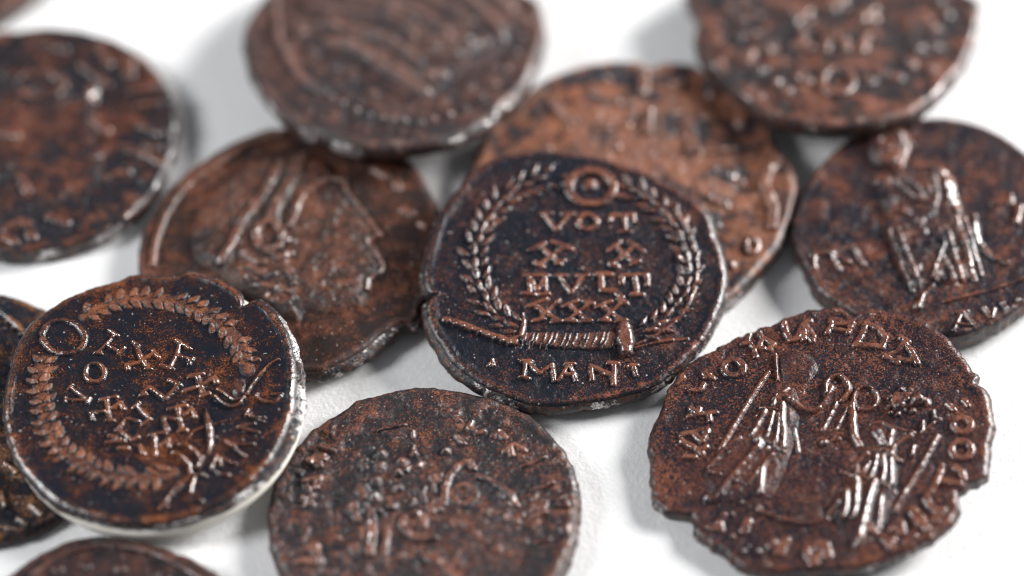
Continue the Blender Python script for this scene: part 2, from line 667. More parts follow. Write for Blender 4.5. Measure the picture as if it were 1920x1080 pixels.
# ------------------------------------------------------------------ coin: dark, wreath, VOT XX MULT XXX
A = Coin('A', fa, [(25, 500), (40, 440), (70, 330), (120, 240), (175, 175), (190, 130), (215, 112), (240, 105), (300, 70), (400, 45), (520, 42), (640, 58),
                   (760, 85), (870, 125), (960, 165), (1040, 215), (1100, 260), (1122, 290), (1150, 370), (1175, 440), (1190, 510),
                   (1188, 580), (1165, 650), (1140, 710), (1100, 770), (1050, 830), (1000, 880), (940, 930), (860, 965), (760, 990),
                   (640, 1010), (520, 1022), (430, 1015), (370, 992), (280, 955), (200, 905), (130, 850), (100, 800), (62, 740), (44, 690),
                   (36, 640), (42, 612), (92, 603), (46, 590), (28, 560)],
         (1.2, 8.5), 2.94, 1.2, 11,
         (bronze("bronze_dark_patina", 11, bias=-0.33, kw=0.80, big=1.1, mid=1.1, fine=3.4, dark=(0.0060, 0.0085, 0.0155), polish=0.8), raw_edge("edge_dark_patina", 11, 0.45)),
         "nearly black coin with VOT XX MULT XXX inside a leafy wreath, at the centre",
         rim=0.10, flare=(-135, 0.28, 3), nr=150, nt=640)
A.build()
A.ws = 1.45
md = A.ring("medallion", fa, (668, 188), 86, 64, 6.8, 0.20)
A.blob("boss", fa, (662, 178), 17, 0.24, parent=md)
A.stroke("letter", fa, [[(488, 290), (535, 352), (585, 292)], [(475, 287), (515, 287)], [(560, 290), (602, 290)]], 4.0, 0.20)
A.ring("letter", fa, (655, 320), 36, 28, 4.5, 0.20)
A.stroke("letter", fa, [[(745, 295), (830, 293)], [(797, 295), (799, 355)], [(745, 295), (742, 312)], [(830, 293), (832, 315)], [(775, 357), (820, 355)]], 4.2, 0.20)
A.stroke("letter", fa, [[(470, 412), (552, 480)], [(572, 412), (468, 486)], [(435, 428), (490, 402)], [(520, 396), (592, 422)], [(452, 472), (486, 492)], [(535, 478), (566, 468)]], 4.4, 0.20)
A.stroke("letter", fa, [[(755, 408), (836, 478)], [(838, 410), (745, 485)], [(735, 430), (777, 398)], [(812, 398), (867, 432)], [(740, 478), (770, 490)], [(822, 482), (852, 470)]], 4.4, 0.20)
A.blob("pellet", fa, (630, 497), 6.5, 0.15)
A.stroke("letter", fa, [[(432, 528), (435, 595)], [(492, 528), (497, 595)], [(435, 538), (463, 578), (492, 538)], [(405, 592), (452, 597)], [(470, 597), (508, 595)], [(412, 525), (506, 524)]], 3.8, 0.20)
A.stroke("letter", fa, [[(548, 528), (592, 592), (636, 528)], [(530, 525), (572, 525)], [(614, 525), (658, 524)]], 4.2, 0.20)
A.stroke("letter", fa, [[(706, 523), (709, 580), (760, 583), (788, 608)], [(685, 520), (745, 520)]], 4.8, 0.20)
A.stroke("letter", fa, [[(786, 525), (882, 522)], [(786, 525), (786, 552)], [(882, 522), (884, 560)], [(836, 525), (843, 595)], [(822, 598), (866, 598)]], 4.4, 0.20)
A.stroke("letter", fa, [[(445, 634), (542, 694)], [(545, 618), (470, 690)], [(425, 642), (500, 614)], [(448, 695), (490, 690)], [(520, 700), (556, 696)]], 4.0, 0.18)
A.stroke("letter", fa, [[(582, 634), (652, 694)], [(660, 632), (585, 690)], [(562, 642), (618, 620)], [(640, 622), (678, 632)], [(570, 694), (610, 698)], [(630, 698), (668, 696)]], 4.0, 0.18)
A.stroke("letter", fa, [[(706, 640), (787, 694)], [(790, 622), (720, 690)], [(690, 645), (745, 624)], [(772, 614), (806, 630)], [(702, 694), (740, 696)], [(765, 700), (802, 694)]], 4.0, 0.18)
# exergue
A.stroke("letter", fa, [[(422, 852), (410, 915)], [(425, 852), (470, 900), (520, 862)], [(520, 862), (528, 925)], [(398, 912), (430, 918)], [(405, 850), (440, 850)]], 3.8, 0.17)
A.stroke("letter", fa, [[(585, 862), (545, 925)], [(588, 862), (612, 925)], [(560, 900), (606, 900)], [(570, 862), (605, 860)]], 3.8, 0.17)
A.stroke("letter", fa, [[(668, 870), (672, 922)], [(668, 868), (752, 908)], [(756, 860), (757, 938)], [(735, 858), (770, 860)]], 4.4, 0.18)
A.stroke("letter", fa, [[(815, 868), (845, 868)], [(830, 868), (842, 905)]], 4.0, 0.14)
A.stroke("letter", fa, [[(292, 845), (275, 868)], [(292, 850), (298, 866)]], 3.0, 0.12)
kwA = dict(rough=0.45, wear=0.8)
A.wreath(fa, [(400, 722), (345, 700), (290, 650), (252, 590), (232, 520), (227, 440), (242, 370), (275, 305), (325, 240), (395, 190), (480, 158), (560, 150)],
         0.86, 1.10, 0.23, [34, -34, 0], [0.34, -0.34, 0.0], 0.19, stem=1.5, sh=0.05, **kwA)
A.wreath(fa, [(860, 738), (920, 712), (980, 662), (1022, 600), (1042, 530), (1040, 460), (1020, 390), (985, 320), (930, 262), (860, 215), (780, 182)],
         0.86, 1.10, 0.23, [-36, 36, 0], [-0.32, 0.32, 0.0], 0.19, stem=1.5, sh=0.05, **kwA)
A.stroke("border_line", fa, [[(820, 800), (900, 760), (975, 712), (1030, 650), (1062, 580), (1075, 500), (1068, 430), (1045, 360), (1005, 290)]], 3.4, 0.14, curve=True, rough=0.6)
rb = A.stroke("ribbon", fa, [[(110, 692), (150, 702), (205, 722), (270, 745), (330, 766), (378, 778)]], 5.6, 0.20, curve=True)
for x, y in [(125, 697), (150, 706), (182, 716), (212, 727), (243, 738), (275, 749), (300, 760), (330, 770), (358, 780)]:
    A.blob("bead", fa, (x, y + 3), 7.0, 0.27, parent=rb, wear=0.9)
A.stroke("ribbon", fa, [[(408, 668), (412, 715), (398, 755), (360, 770)]], 4.4, 0.2, curve=True, taper=0.4)
A.stroke("ribbon", fa, [[(835, 802), (885, 788), (950, 774), (1035, 765)]], 3.4, 0.15, curve=True, rough=0.6)
tb = A.poly("tie_band", fa, [(395, 742), (450, 738), (560, 742), (660, 740), (762, 738), (764, 800), (660, 808), (560, 806), (470, 795), (400, 775)], 0.14, side=0.2, wear=0.75, support=True)
for i in range(15):
    x = 408 + i * 24.5 + 5 * math.sin(i * 2.3)
    A.stroke("ridge", fa, [[(x + 14, 741 + 3 * math.sin(i)), (x + 6, 770), (x - 10, 801 + 5 * math.sin(i * 2))]], 2.3 + 0.5 * math.sin(i * 1.7), 0.09, parent=tb, taper=0.4, rough=0.6)
A.stroke("knot", fa, [[(795, 722), (800, 770), (803, 812)]], 13, 0.42, taper=0.25, side=0.32, step=0.05)

# ------------------------------------------------------------------ coin: brown, wreath, VOT XX MVLT XXX, tilted on a cream disc
B = Coin('B', fb, [(10, 560), (15, 500), (30, 430), (60, 340), (105, 250), (160, 200), (230, 150), (320, 110), (400, 85), (455, 70), (490, 50), (540, 46), (600, 52), (640, 55), (690, 50), (715, 36), (760, 36),
                   (800, 50), (870, 80), (908, 104), (924, 122), (930, 175), (955, 152), (985, 138), (1010, 150), (1060, 200), (1100, 270), (1120, 340), (1132, 400), (1135, 480), (1125, 560),
                   (1095, 650), (1050, 740), (980, 830), (900, 895), (800, 950), (700, 985), (600, 1005), (520, 1008), (440, 1000), (360, 985), (270, 955),
                   (210, 930), (150, 880), (90, 810), (50, 740), (25, 660), (12, 600)],
         (-2.0, 4.0), 2.98, 0.58, 23,
         (bronze("bronze_red_brown", 23, bias=-0.13, kw=0.66, big=1.2, mid=1.1, fine=2.4, blotch=0.8, brown=(0.085, 0.028, 0.013), brown2=(0.19, 0.062, 0.018), rough=0.26), raw_edge("edge_silvery", 23, 0.64)),
         "red brown coin with wreath and VOT XX lettering raised on a cream disc, lower left",
         rim=0.13, rimw=0.022, flare=(-18, 0.60, 3.0), und=0.12, nr=150, nt=640, bulge=0.05, lump=0.02, grain=0.025)
B.build()
B.ws = 1.6
B1, B2, B3, B4, B5, B6 = six(0, 500), six(280, 500), six(0, 660), six(280, 660), six(0, 830), six(280, 830)
B.ring("medallion", px, (119, 632), 40, 31, 4.2, 0.14, rot=10, wear=0.7)
B.ring("letter", B3, (1070, 235), 108, 104, 3.6, 0.22)
B.stroke("letter", B3, [[(795, 395), (880, 460), (995, 545)], [(740, 535), (870, 545), (990, 545)], [(770, 420), (815, 375)], [(735, 510), (735, 560)], [(1010, 520), (980, 580)]], 2.7, 0.20)
B.stroke("letter", B1, [[(1100, 965), (1180, 900), (1270, 790)], [(1225, 715), (1325, 775)], [(1190, 885), (1320, 950)], [(1330, 990), (1400, 920)], [(1070, 970), (1140, 985)]], 3.0, 0.20)
B.stroke("letter", B3, [[(1425, 150), (1440, 200)], [(1430, 160), (1560, 125), (1640, 70), (1740, 10)], [(1530, -80), (1590, 80), (1680, 195)], [(1725, -10), (1785, 60)], [(1500, -110), (1560, -70)], [(1640, 190), (1700, 195)]], 3.2, 0.22)
B.stroke("letter", B4, [[(310, 40), (345, -95)], [(310, 40), (480, 100)], [(300, 45), (228, 180)], [(490, 80), (445, 145)], [(130, 150), (260, 190)], [(300, -130), (460, -30)]], 3.2, 0.22)
B.stroke("letter", B3, [[(1600, 470), (1680, 400), (1860, 530), (1975, 410), (2010, 360)], [(1580, 490), (1640, 480)], [(1900, 320), (2030, 375)]], 3.6, 0.22)
B.stroke("letter", B3, [[(1130, 540), (1310, 505)], [(1200, 540), (1230, 765)], [(1025, 690), (1095, 675)], [(1030, 690), (1045, 760)], [(1090, 690), (1170, 668)], [(1275, 630), (1355, 572)], [(1355, 572), (1392, 640)], [(1190, 770), (1275, 775)]], 3.3, 0.21)
B.stroke("letter", B3, [[(1500, 630), (1560, 575)], [(1540, 605), (1690, 760)], [(1690, 760), (1600, 825)], [(1425, 750), (1560, 785)], [(1420, 750), (1340, 850)]], 3.2, 0.21)
B.stroke("letter", B3, [[(1300, 890), (1360, 895), (1490, 995), (1555, 960)], [(1230, 945), (1350, 985)], [(1200, 1025), (1400, 1005)], [(1340, 1085), (1440, 1090)]], 3.2, 0.21)
B.stroke("letter", B4, [[(450, 285), (540, 275), (610, 480)], [(600, 248), (470, 272)], [(600, 370), (735, 290)], [(735, 290), (752, 345)], [(390, 440), (520, 400)], [(585, 495), (670, 465)]], 3.8, 0.22)
B.stroke("letter", B4, [[(315, 625), (370, 880)], [(220, 652), (410, 602)], [(400, 712), (480, 650)], [(480, 650), (522, 732)], [(160, 745), (200, 880)], [(180, 742), (290, 762)], [(340, 890), (410, 880)]], 3.6, 0.21)
B.stroke("letter", B4, [[(0, 942), (180, 912)], [(55, 930), (72, 1165)], [(205, 985), (225, 1065)], [(-100, 1060), (-60, 1150)], [(120, 1060), (190, 1010)]], 3.4, 0.20)
B.ws = 1.15
bow = B.blob("bow", B4, (1005, 395), 13, 0.17, asp=1.75)
B.stroke("loop", B4, [[(765, 425), (850, 470), (950, 540), (1065, 530)]], 3.6, 0.19, curve=True, parent=bow)
B.stroke("loop", B4, [[(745, 500), (820, 572), (930, 620), (1020, 585), (1065, 515)]], 3.8, 0.21, curve=True, parent=bow)
B.stroke("ribbon_tail", B4, [[(1095, 478), (1180, 345), (1300, 200), (1380, 130), (1452, 88)]], 3.4, 0.19, curve=True, parent=bow)
B.stroke("blade_leaf", B4, [[(632, 622), (652, 750), (680, 900), (690, 1060), (662, 1165)]], 6.2, 0.26, curve=True, taper=0.8)
B.stroke("ribbon", B4, [[(910, 758), (700, 830), (510, 895), (430, 980)]], 4.2, 0.15, curve=True, taper=0.6)
bo2 = B.stroke("bow", B6, [[(345, 35), (450, 55), (540, 115), (580, 195), (540, 285)]], 4.8, 0.24, curve=True)
B.stroke("loop", B6, [[(275, 125), (370, 165), (450, 235), (462, 330)]], 4.4, 0.22, curve=True, parent=bo2)
B.stroke("loop", B6, [[(610, 165), (575, 235), (545, 280)]], 4.0, 0.22, curve=True, parent=bo2)
tl = B.stroke("ribbon_tail", B6, [[(480, 350), (400, 430), (280, 520), (200, 640), (120, 750)]], 4.0, 0.18, curve=True, parent=bo2)
for x, y in [(120, 745), (200, 725), (205, 650), (265, 590), (320, 535), (360, 495)]:
    B.blob("bead", B6, (x, y), 5.0, 0.22, parent=bo2)
B.stroke("letter", B6, [[(640, 385), (570, 345), (490, 440), (470, 560)], [(600, 660), (560, 640)]], 3.8, 0.2, curve=True)
B.stroke("letter", B6, [[(690, 285), (800, 360), (890, 365)], [(780, 160), (980, 245)], [(790, 165), (800, 250)], [(760, 150), (700, 280)]], 3.6, 0.2)
B.stroke("letter", B4, [[(860, 1010), (970, 1080), (1075, 1170)], [(960, 1045), (1170, 1035)], [(860, 1000), (960, 1045)]], 3.6, 0.2)
B.stroke("letter", B4, [[(1000, 845), (1185, 805)], [(1005, 850), (1220, 900)]], 4.0, 0.2)
B.stroke("letter", B4, [[(1090, 690), (1200, 740), (1300, 745)], [(1130, 720), (1290, 785)], [(1115, 655), (1080, 725)]], 3.0, 0.2)
B.stroke("letter", B4, [[(1180, 520), (1215, 480)], [(1195, 505), (1290, 560), (1415, 575), (1480, 500)], [(1390, 480), (1492, 478)]], 3.4, 0.2)
matB = bronze("bronze_copper_crust", 23, bias=-0.16, kw=0.50, big=0.9, mid=1.2, fine=2.2, brown=(0.115, 0.036, 0.015), brown2=(0.20, 0.066, 0.020), rough=0.46, polish=0.3)
kwB = dict(rough=0.3, side=0.15, wear=0.9, mat=matB)
B.ws = 1.3
B.wreath(px, [(160, 592), (200, 574), (240, 562), (282, 560), (326, 564), (372, 580), (408, 604), (436, 630), (455, 660), (464, 694)],
         0.72, 0.95, 0.28, [66, -46], [0.06, -0.10], 0.12, stem=11, sh=0.08, jitter=0.08, **kwB)
B.wreath(px, [(322, 886), (290, 896), (250, 897), (210, 891), (172, 878), (132, 856), (102, 822), (86, 784), (78, 742), (74, 706), (82, 676)],
         0.72, 0.98, 0.28, [66, -50], [0.06, -0.10], 0.12, stem=11, sh=0.08, jitter=0.10, **kwB)


# cream disc that carries that coin
def cream_disc():
    c = B
    top = c.P0 - c.n * (c.t * MM) + c.ex * 0.00030 - c.ey * 0.00030
    R, t = 0.00902, 0.00078
    root_pos = top - c.n * t
    nt = 128
    a = np.linspace(-math.pi, math.pi, nt, endpoint=False)
    prof = [(0.02, t - 0.00004), (R * 0.9, t - 0.00004), (R - 0.00012, t - 0.00004), (R - 0.00003, t - 0.00013), (R, t * 0.5), (R - 0.00003, 0.00013), (R - 0.00014, 0), (R * 0.5, 0), (0.00002, 0)]
    prof[0] = (0.00002, prof[0][1])
    V = np.vstack([np.c_[r * np.cos(a), r * np.sin(a), np.full(nt, z)] for r, z in prof])
    i = np.arange(len(prof) * nt).reshape(len(prof), nt)
    j = np.roll(i, -1, 1)
    F = np.stack([i[:-1], i[1:], j[1:], j[:-1]], -1).reshape(-1, 4)
    o = new_mesh("spacer_disc", V, F, plain("cream_card", (0.80, 0.765, 0.69), 0.6, 1500, 0.1, 0.03), None)
    from mathutils import Matrix
    o.matrix_world = Matrix(((c.ex[0], c.ey[0], c.n[0], root_pos[0]), (c.ex[1], c.ey[1], c.n[1], root_pos[1]),
                             (c.ex[2], c.ey[2], c.n[2], root_pos[2]), (0, 0, 0, 1)))
    o["label"] = "thin cream disc showing as a pale crescent under the lower left wreath coin"
    o["category"] = "disc"


cream_disc()

# ------------------------------------------------------------------ coin: two facing figures with ragged edge
C = Coin('C', fc, [(40, 560), (45, 510), (80, 440), (88, 402), (108, 352), (160, 275), (200, 243), (300, 190), (380, 150), (480, 108), (560, 80), (640, 50), (720, 35), (748, 24),
                   (775, 24), (800, 38), (815, 58), (835, 66), (858, 46), (900, 30), (960, 42), (1040, 55), (1100, 80), (1130, 100), (1200, 160), (1260, 230), (1298, 278), (1322, 298), (1306, 322),
                   (1340, 342), (1364, 378), (1370, 440), (1376, 500), (1370, 560), (1365, 620), (1352, 686), (1325, 702), (1318, 716), (1288, 712), (1270, 742), (1245, 752), (1238, 790), (1245, 825), (1200, 880),
                   (1140, 930), (1080, 960), (1060, 975), (1000, 1000), (920, 1026), (820, 1048), (700, 1056), (600, 1060), (480, 1060), (400, 1048), (370, 1018), (320, 982), (262, 948), (216, 922),
                   (204, 904), (216, 876), (196, 842), (150, 836), (90, 828), (60, 800), (45, 720), (40, 650)],
         (-4, 4.5), 2.02, 0.95, 37,
         (bronze("bronze_speckled", 37, bias=-0.12, kw=0.46, big=0.8, fine=4.2, polish=0.8, rough=0.30), raw_edge("edge_ragged", 37, 0.3)),
         "large ragged edged coin with two robed figures facing each other, lower right",
         rim=0.05, und=0.14, bulge=0.08, nr=150, nt=660, lump=0.06, nib=2.4)
C.build()
C.ws = 1.5
C1, C2, C3, C4, C5, C6, C7 = six(1210, 570), six(1520, 570), six(1210, 740), six(1520, 740), six(1210, 900), six(1520, 900), six(1600, 740)
C.ring("letter", C1, (990, 715), 112, 88, 5.2, 0.24)
C.stroke("letter", C1, [[(1170, 340), (1150, 420), (1225, 490), (1335, 500)], [(1270, 310), (1320, 400), (1275, 480)], [(1225, 490), (1240, 590)], [(1340, 385), (1445, 450), (1385, 510)], [(1090, 450), (1150, 440)]], 4.4, 0.24)
C.stroke("letter", C1, [[(1560, 225), (1580, 330), (1640, 410), (1705, 390), (1765, 260), (1850, 185)], [(1780, 300), (1790, 400)]], 5.0, 0.24)
C.stroke("letter", C2, [[(-75, 240), (-20, 300), (30, 380)], [(-60, 330), (20, 420)]], 4.6, 0.22)
C.stroke("letter", C2, [[(220, 165), (235, 240), (185, 335)], [(225, 168), (360, 205)], [(285, 235), (375, 232)], [(478, 222), (420, 330)], [(380, 225), (470, 222)], [(262, 290), (400, 312)]], 4.4, 0.24)
C.stroke("letter", C2, [[(622, 225), (565, 360), (500, 465)], [(622, 225), (775, 288), (838, 380), (802, 485), (640, 470), (500, 465)]], 5.0, 0.24)
C.stroke("letter", C2, [[(1010, 380), (1100, 430)], [(1055, 440), (970, 545), (835, 592)], [(1060, 440), (1148, 560), (1200, 668)], [(850, 600), (980, 662)], [(985, 612), (1095, 645), (1180, 622)]], 4.4, 0.24)
C.stroke("letter", C1, [[(385, 765), (420, 840), (350, 900)]], 5, 0.18)
C.stroke("letter", C1, [[(660, 785), (760, 828)], [(650, 905), (620, 968), (520, 972)], [(680, 820), (720, 800)]], 4.6, 0.22)
C.stroke("letter", C3, [[(510, 150), (600, 225), (700, 215), (790, 200)], [(560, 235), (490, 250)], [(725, 205), (725, 285)], [(600, 150), (590, 220)]], 4.6, 0.24)
C.stroke("letter", C3, [[(550, 440), (635, 520), (695, 400)], [(410, 452), (640, 402)], [(410, 520), (545, 590)]], 4.8, 0.26)
C.stroke("letter", C3, [[(540, 590), (630, 645), (682, 590)], [(440, 695), (555, 700)], [(640, 600), (640, 660)]], 4.6, 0.24)
# left figure
C.ws = 1.35
v1 = C.poly("robed_figure", fc, [(520, 330), (600, 350), (620, 440), (600, 560), (520, 760), (450, 780), (300, 790), (250, 680), (330, 560), (450, 440)], 0.16, side=0.8, support=True, wear=0.42)
hd1 = C.poly("head", fc, [(540, 230), (575, 205), (630, 205), (680, 240), (690, 290), (640, 330), (570, 320), (545, 280)], 0.17, side=0.6, parent=v1, wear=0.5)
C.stroke("plume", fc, [[(528, 218), (536, 320)]], 2.6, 0.24, parent=v1)
C.stroke("spear", fc, [[(500, 288), (440, 372), (380, 472), (315, 580)]], 4.8, 0.17, parent=v1, side=0.2, rough=0.1, warp=0.012)


def folds(par, fr, items, h=0.28, name="drapery_fold"):
    for pts, w in items:
        wm = w * 0.0336 * C.ws
        C.stroke(name, fr, [pts], w, min(h, wm * 0.82), curve=len(pts) > 2, parent=par, rough=0.12, side=wm, warp=0.012)


folds(v1, C3, [([(1350, 190), (1275, 330), (1190, 470)], 4.6), ([(1440, 210), (1405, 350), (1360, 490)], 3.8), ([(1500, 230), (1490, 400), (1460, 570)], 4.4),
               ([(1545, 110), (1540, 300), (1562, 430), (1550, 600)], 5.6), ([(1470, 10), (1440, 130)], 3.6), ([(1680, 390), (1722, 640)], 3.4),
               ([(1290, 150), (1480, 182)], 3.0), ([(1220, 482), (1390, 540), (1560, 655)], 3.2), ([(1060, 500), (900, 620), (720, 810)], 4.2),
               ([(1265, 512), (1285, 570), (1190, 690), (1040, 865), (930, 985), (830, 1130), (790, 1170), (700, 1160)], 7.6),
               ([(1380, 610), (1240, 730), (1090, 900)], 4.6), ([(1285, 850), (1150, 1020)], 4.2), ([(1420, 700), (1325, 820), (1305, 1000), (1295, 1110)], 5.6),
               ([(720, 862), (840, 905)], 3.2), ([(1480, 60), (1580, 30), (1700, 90)], 4.2), ([(1600, -60), (1500, 30), (1440, 60)], 4.0), ([(1240, 250), (1080, 340)], 2.6)])
C.stroke("arm", fc, [[(585, 395), (620, 420), (665, 440), (700, 425), (730, 390), (745, 350)]], 5.2, 0.24, curve=True, parent=v1)
# raised wreaths
C.stroke("held_wreath", C2, [[(175, 1010), (180, 900), (240, 830), (320, 810), (385, 850), (425, 930), (420, 1000), (350, 1090)]], 4.6, 0.24, curve=True)
C.ring("held_wreath", px, (1623, 748), 22, 22, 3.8, 0.22)
folds(v1, C4, [([(290, 90), (215, 240), (140, 390)], 3.8), ([(440, 90), (350, 260), (290, 380)], 3.0)], 0.24)
# right figure
v2 = C.poly("robed_figure", fc, [(860, 500), (950, 480), (1040, 520), (1000, 600), (1000, 720), (950, 880), (860, 970), (760, 860), (740, 800), (820, 680), (850, 600)], 0.16, side=0.8, support=True, wear=0.42)
C.stroke("arm", C4, [[(470, 110), (475, 260), (480, 380), (500, 480), (545, 570)]], 6.0, 0.22, curve=True, parent=v2)
h2 = C.poly("head", C4, [(870, 40), (960, -60), (1060, -50), (1180, -40), (1300, 40), (1310, 110), (1230, 170), (1100, 160), (1060, 210), (960, 200), (900, 140)], 0.24, side=0.28, parent=v2, support=True, wear=0.95)
for x, y, r in [(885, 40, 5), (880, 140, 5), (900, 210, 4.5), (980, 225, 5), (1150, 190, 6), (1020, -60, 7), (1290, 85, 9), (1120, -50, 5), (1010, 130, 8), (1200, 70, 12), (1080, 80, 6)]:
    C.blob("curl", C4, (x, y), r * 1.3, 0.24, parent=v2)
folds(v2, C4, [([(680, 330), (800, 310), (900, 365), (1150, 430)], 4.0), ([(700, 430), (760, 500), (800, 570)], 4.2), ([(760, 400), (850, 560)], 3.4), ([(912, 420), (880, 575)], 5.6),
               ([(1120, 455), (1040, 510), (970, 570)], 5.6), ([(810, 620), (900, 660), (1005, 745)], 4.2), ([(945, 575), (910, 680)], 5.0), ([(630, 670), (540, 740), (480, 810)], 4.0), ([(500, 800), (520, 880)], 4.5),
               ([(660, 770), (580, 885)], 4.6), ([(742, 690), (715, 830), (665, 945)], 5.2), ([(808, 690), (828, 830), (800, 1000)], 5.6), ([(905, 730), (912, 1010)], 5.6),
               ([(340, 870), (520, 922), (760, 972), (950, 1100)], 3.4), ([(512, 950), (520, 1090), (510, 1240), (480, 1390)], 5.8),
               ([(715, 985), (650, 1190), (590, 1440), (530, 1690)], 8.2), ([(395, 1090), (402, 1240), (370, 1390)], 5.6), ([(300, 1220), (200, 1350)], 4.8), ([(790, 1150), (785, 1330), (760, 1510)], 5.6)])
C.stroke("spear", C4, [[(1420, 475), (1250, 790), (1060, 1090), (940, 1300)]], 5.8, 0.20, parent=v2, side=0.24, rough=0.1, warp=0.012)
C.stroke("palm_branch", C4, [[(1265, 300), (1262, 420)], [(1270, 430), (1350, 350), (1450, 285)], [(1380, 190), (1390, 265)], [(1160, 580), (1140, 685)]], 4.0, 0.22)
C.blob("pellet", C4, (150, 535), 9.5, 0.30)
C.blob("pellet", C4, (325, 500), 5.0, 0.22)
# right and lower legend, worn
C.ws = 1.45
C.ring("letter", C7, (1220, 345), 100, 78, 5.2, 0.20)
C.ring("letter", C7, (1212, 625), 112, 95, 5.6, 0.24)
C.stroke("letter", C7, [[(990, 810), (940, 970), (860, 1100), (800, 1180)], [(1000, 970), (1190, 1000)]], 5.4, 0.26)
C.stroke("letter", C7, [[(1140, 820), (1220, 870), (1245, 960)]], 5.0, 0.22)
C.stroke("letter", C7, [[(1240, 60), (1290, 120)], [(1060, 100), (1130, 170)]], 4.5, 0.14)
C.stroke("letter", C6, [[(1290, 215), (1345, 300), (1420, 360)], [(1485, 335), (1400, 445)]], 6.0, 0.24)
C.stroke("letter", C6, [[(1000, 480), (1020, 580)], [(960, 500), (920, 550)]], 7.0, 0.24)
C.stroke("letter", C6, [[(820, 640), (900, 760), (1000, 800)], [(820, 660), (920, 680)]], 6.4, 0.20)
C.stroke("letter", C6, [[(1150, 630), (1075, 695)]], 6.4, 0.22)
C.stroke("letter", C6, [[(1150, 340), (1240, 430), (1300, 540)], [(1150, 360), (1220, 500)]], 6.4, 0.20)
C.stroke("letter", C6, [[(650, 535), (725, 595)]], 6.0, 0.18)
C.stroke("letter", C6, [[(165, 735), (195, 855)], [(60, 700), (170, 740)]], 7.0, 0.24)
C.ring("letter", C5, (1885, 810), 75, 80, 6.0, 0.24)
C.stroke("letter", C6, [[(20, 900), (65, 1000)]], 8.0, 0.22)
C.blob("pellet", C5, (1430, 720), 17, 0.26)
C.stroke("letter", C5, [[(1575, 670), (1510, 810)]], 7.5, 0.30)
C.stroke("letter", C5, [[(880, 400), (830, 480), (850, 560)], [(720, 520), (830, 555)]], 6.0, 0.20)
C.stroke("letter", C5, [[(1150, 460), (1110, 560)]], 7.0, 0.22)
C.stroke("exergue_line", C5, [[(1270, 300), (1290, 350), (1500, 420), (1700, 480), (1900, 482), (2050, 440)]], 4.0, 0.18, curve=True)
for x, y, r in [(1370, 960, 7), (1240, 985, 7), (980, 630, 6), (975, 385, 6), (1280, 320, 7), (1030, 30, 5), (1085, 255, 5), (1105, 800, 7), (1270, 790, 7)]:
    C.blob("pellet", C5, (x, y), r, 0.20)

# ------------------------------------------------------------------ coin: bust with pearl diadem, front, cut by the frame
D = Coin('D', fd, [(45, 740), (55, 640), (80, 540), (150, 430), (250, 310), (290, 270), (315, 262), (350, 230), (450, 170), (520, 118), (550, 110), (650, 85), (740, 60), (850, 45), (930, 42), (1040, 60), (1150, 80), (1280, 110),
                   (1400, 165), (1500, 220), (1570, 290), (1640, 380), (1690, 460), (1712, 520), (1722, 600), (1732, 700), (1722, 780), (1705, 880), (1680, 950), (1620, 1080),
                   (45, 830), (60, 930), (90, 1020), (130, 1080)],
         (-0.5, 0.5), 1.31, 1.2, 41,
         (bronze("bronze_mottled", 41, bias=-0.24, kw=0.5, big=0.9, mid=1.4, fine=3.8, blotch=1.1, polish=0.5, dark=(0.014, 0.015, 0.019), rough=0.42, chalk=0.07), raw_edge("edge_mottled", 41, 0.35)),
         "mottled dark coin with a worn pearl diademed head, cut off by the bottom edge",
         rim=0.06, flare=(-25, 0.20, 3), nr=140, nt=620, lump=0.13, grain=0.06, lf=1.7)
D.build()
hd = D.poly("portrait", fd, [(560, 430), (700, 400), (900, 395), (1080, 430), (1180, 510), (1290, 565), (1405, 690), (1370, 760), (1400, 830), (1440, 930), (1380, 1050), (1250, 1180), (1000, 1330), (600, 1250), (460, 950), (440, 640)],
            0.15, side=1.6, support=True, wear=0.40, warp=0.10)
for x, y, r in [(650, 415, 15), (650, 490, 15), (625, 575, 14), (620, 660, 15), (770, 465, 15), (750, 530, 11), (745, 605, 13), (715, 700, 14), (645, 735, 10), (1010, 400, 11), (560, 450, 10), (840, 420, 10)]:
    D.blob("pearl", fd, (x, y), r, 0.28, parent=hd, rough=0.5)
rng = np.random.default_rng(5)
for i in range(16):
    x, y = rng.uniform(440, 590), rng.uniform(460, 1040)
    D.stroke("hair_lock", fd, [[(x, y), (x + rng.uniform(10, 30), y + rng.uniform(20, 60))]], rng.uniform(5, 9), 0.12, parent=hd, rough=0.6, side=0.26)
for i in range(14):
    x, y = rng.uniform(800, 990), rng.uniform(450, 720)
    D.stroke("hair_lock", fd, [[(x, y), (x + rng.uniform(-20, 20), y + rng.uniform(15, 50))]], rng.uniform(4.5, 7.5), 0.12, parent=hd, rough=0.6, side=0.24)
D.ring("eye", fd, (1105, 640), 62, 52, 8.0, 0.11, parent=hd, rough=0.9, side=0.3)
D.stroke("brow", fd, [[(1000, 690), (1012, 590), (1060, 505), (1130, 462), (1160, 490)]], 7.0, 0.20, curve=True, parent=hd, rough=0.5)
D.stroke("nose", fd, [[(1180, 535), (1280, 575), (1360, 635), (1400, 690)]], 6.0, 0.17, curve=True, parent=hd, rough=0.5)
D.stroke("ear", fd, [[(885, 820), (888, 775), (850, 742), (790, 758), (765, 795), (790, 840), (850, 882), (945, 884)]], 7.5, 0.19, curve=True, parent=hd, rough=0.7, side=0.3)
D.stroke("diadem_tie", fd, [[(600, 740), (608, 850), (595, 965)]], 8, 0.22, parent=hd, rough=0.5)
D.stroke("diadem_tie", fd, [[(690, 850), (675, 965)]], 6.5, 0.18, parent=hd, rough=0.5)
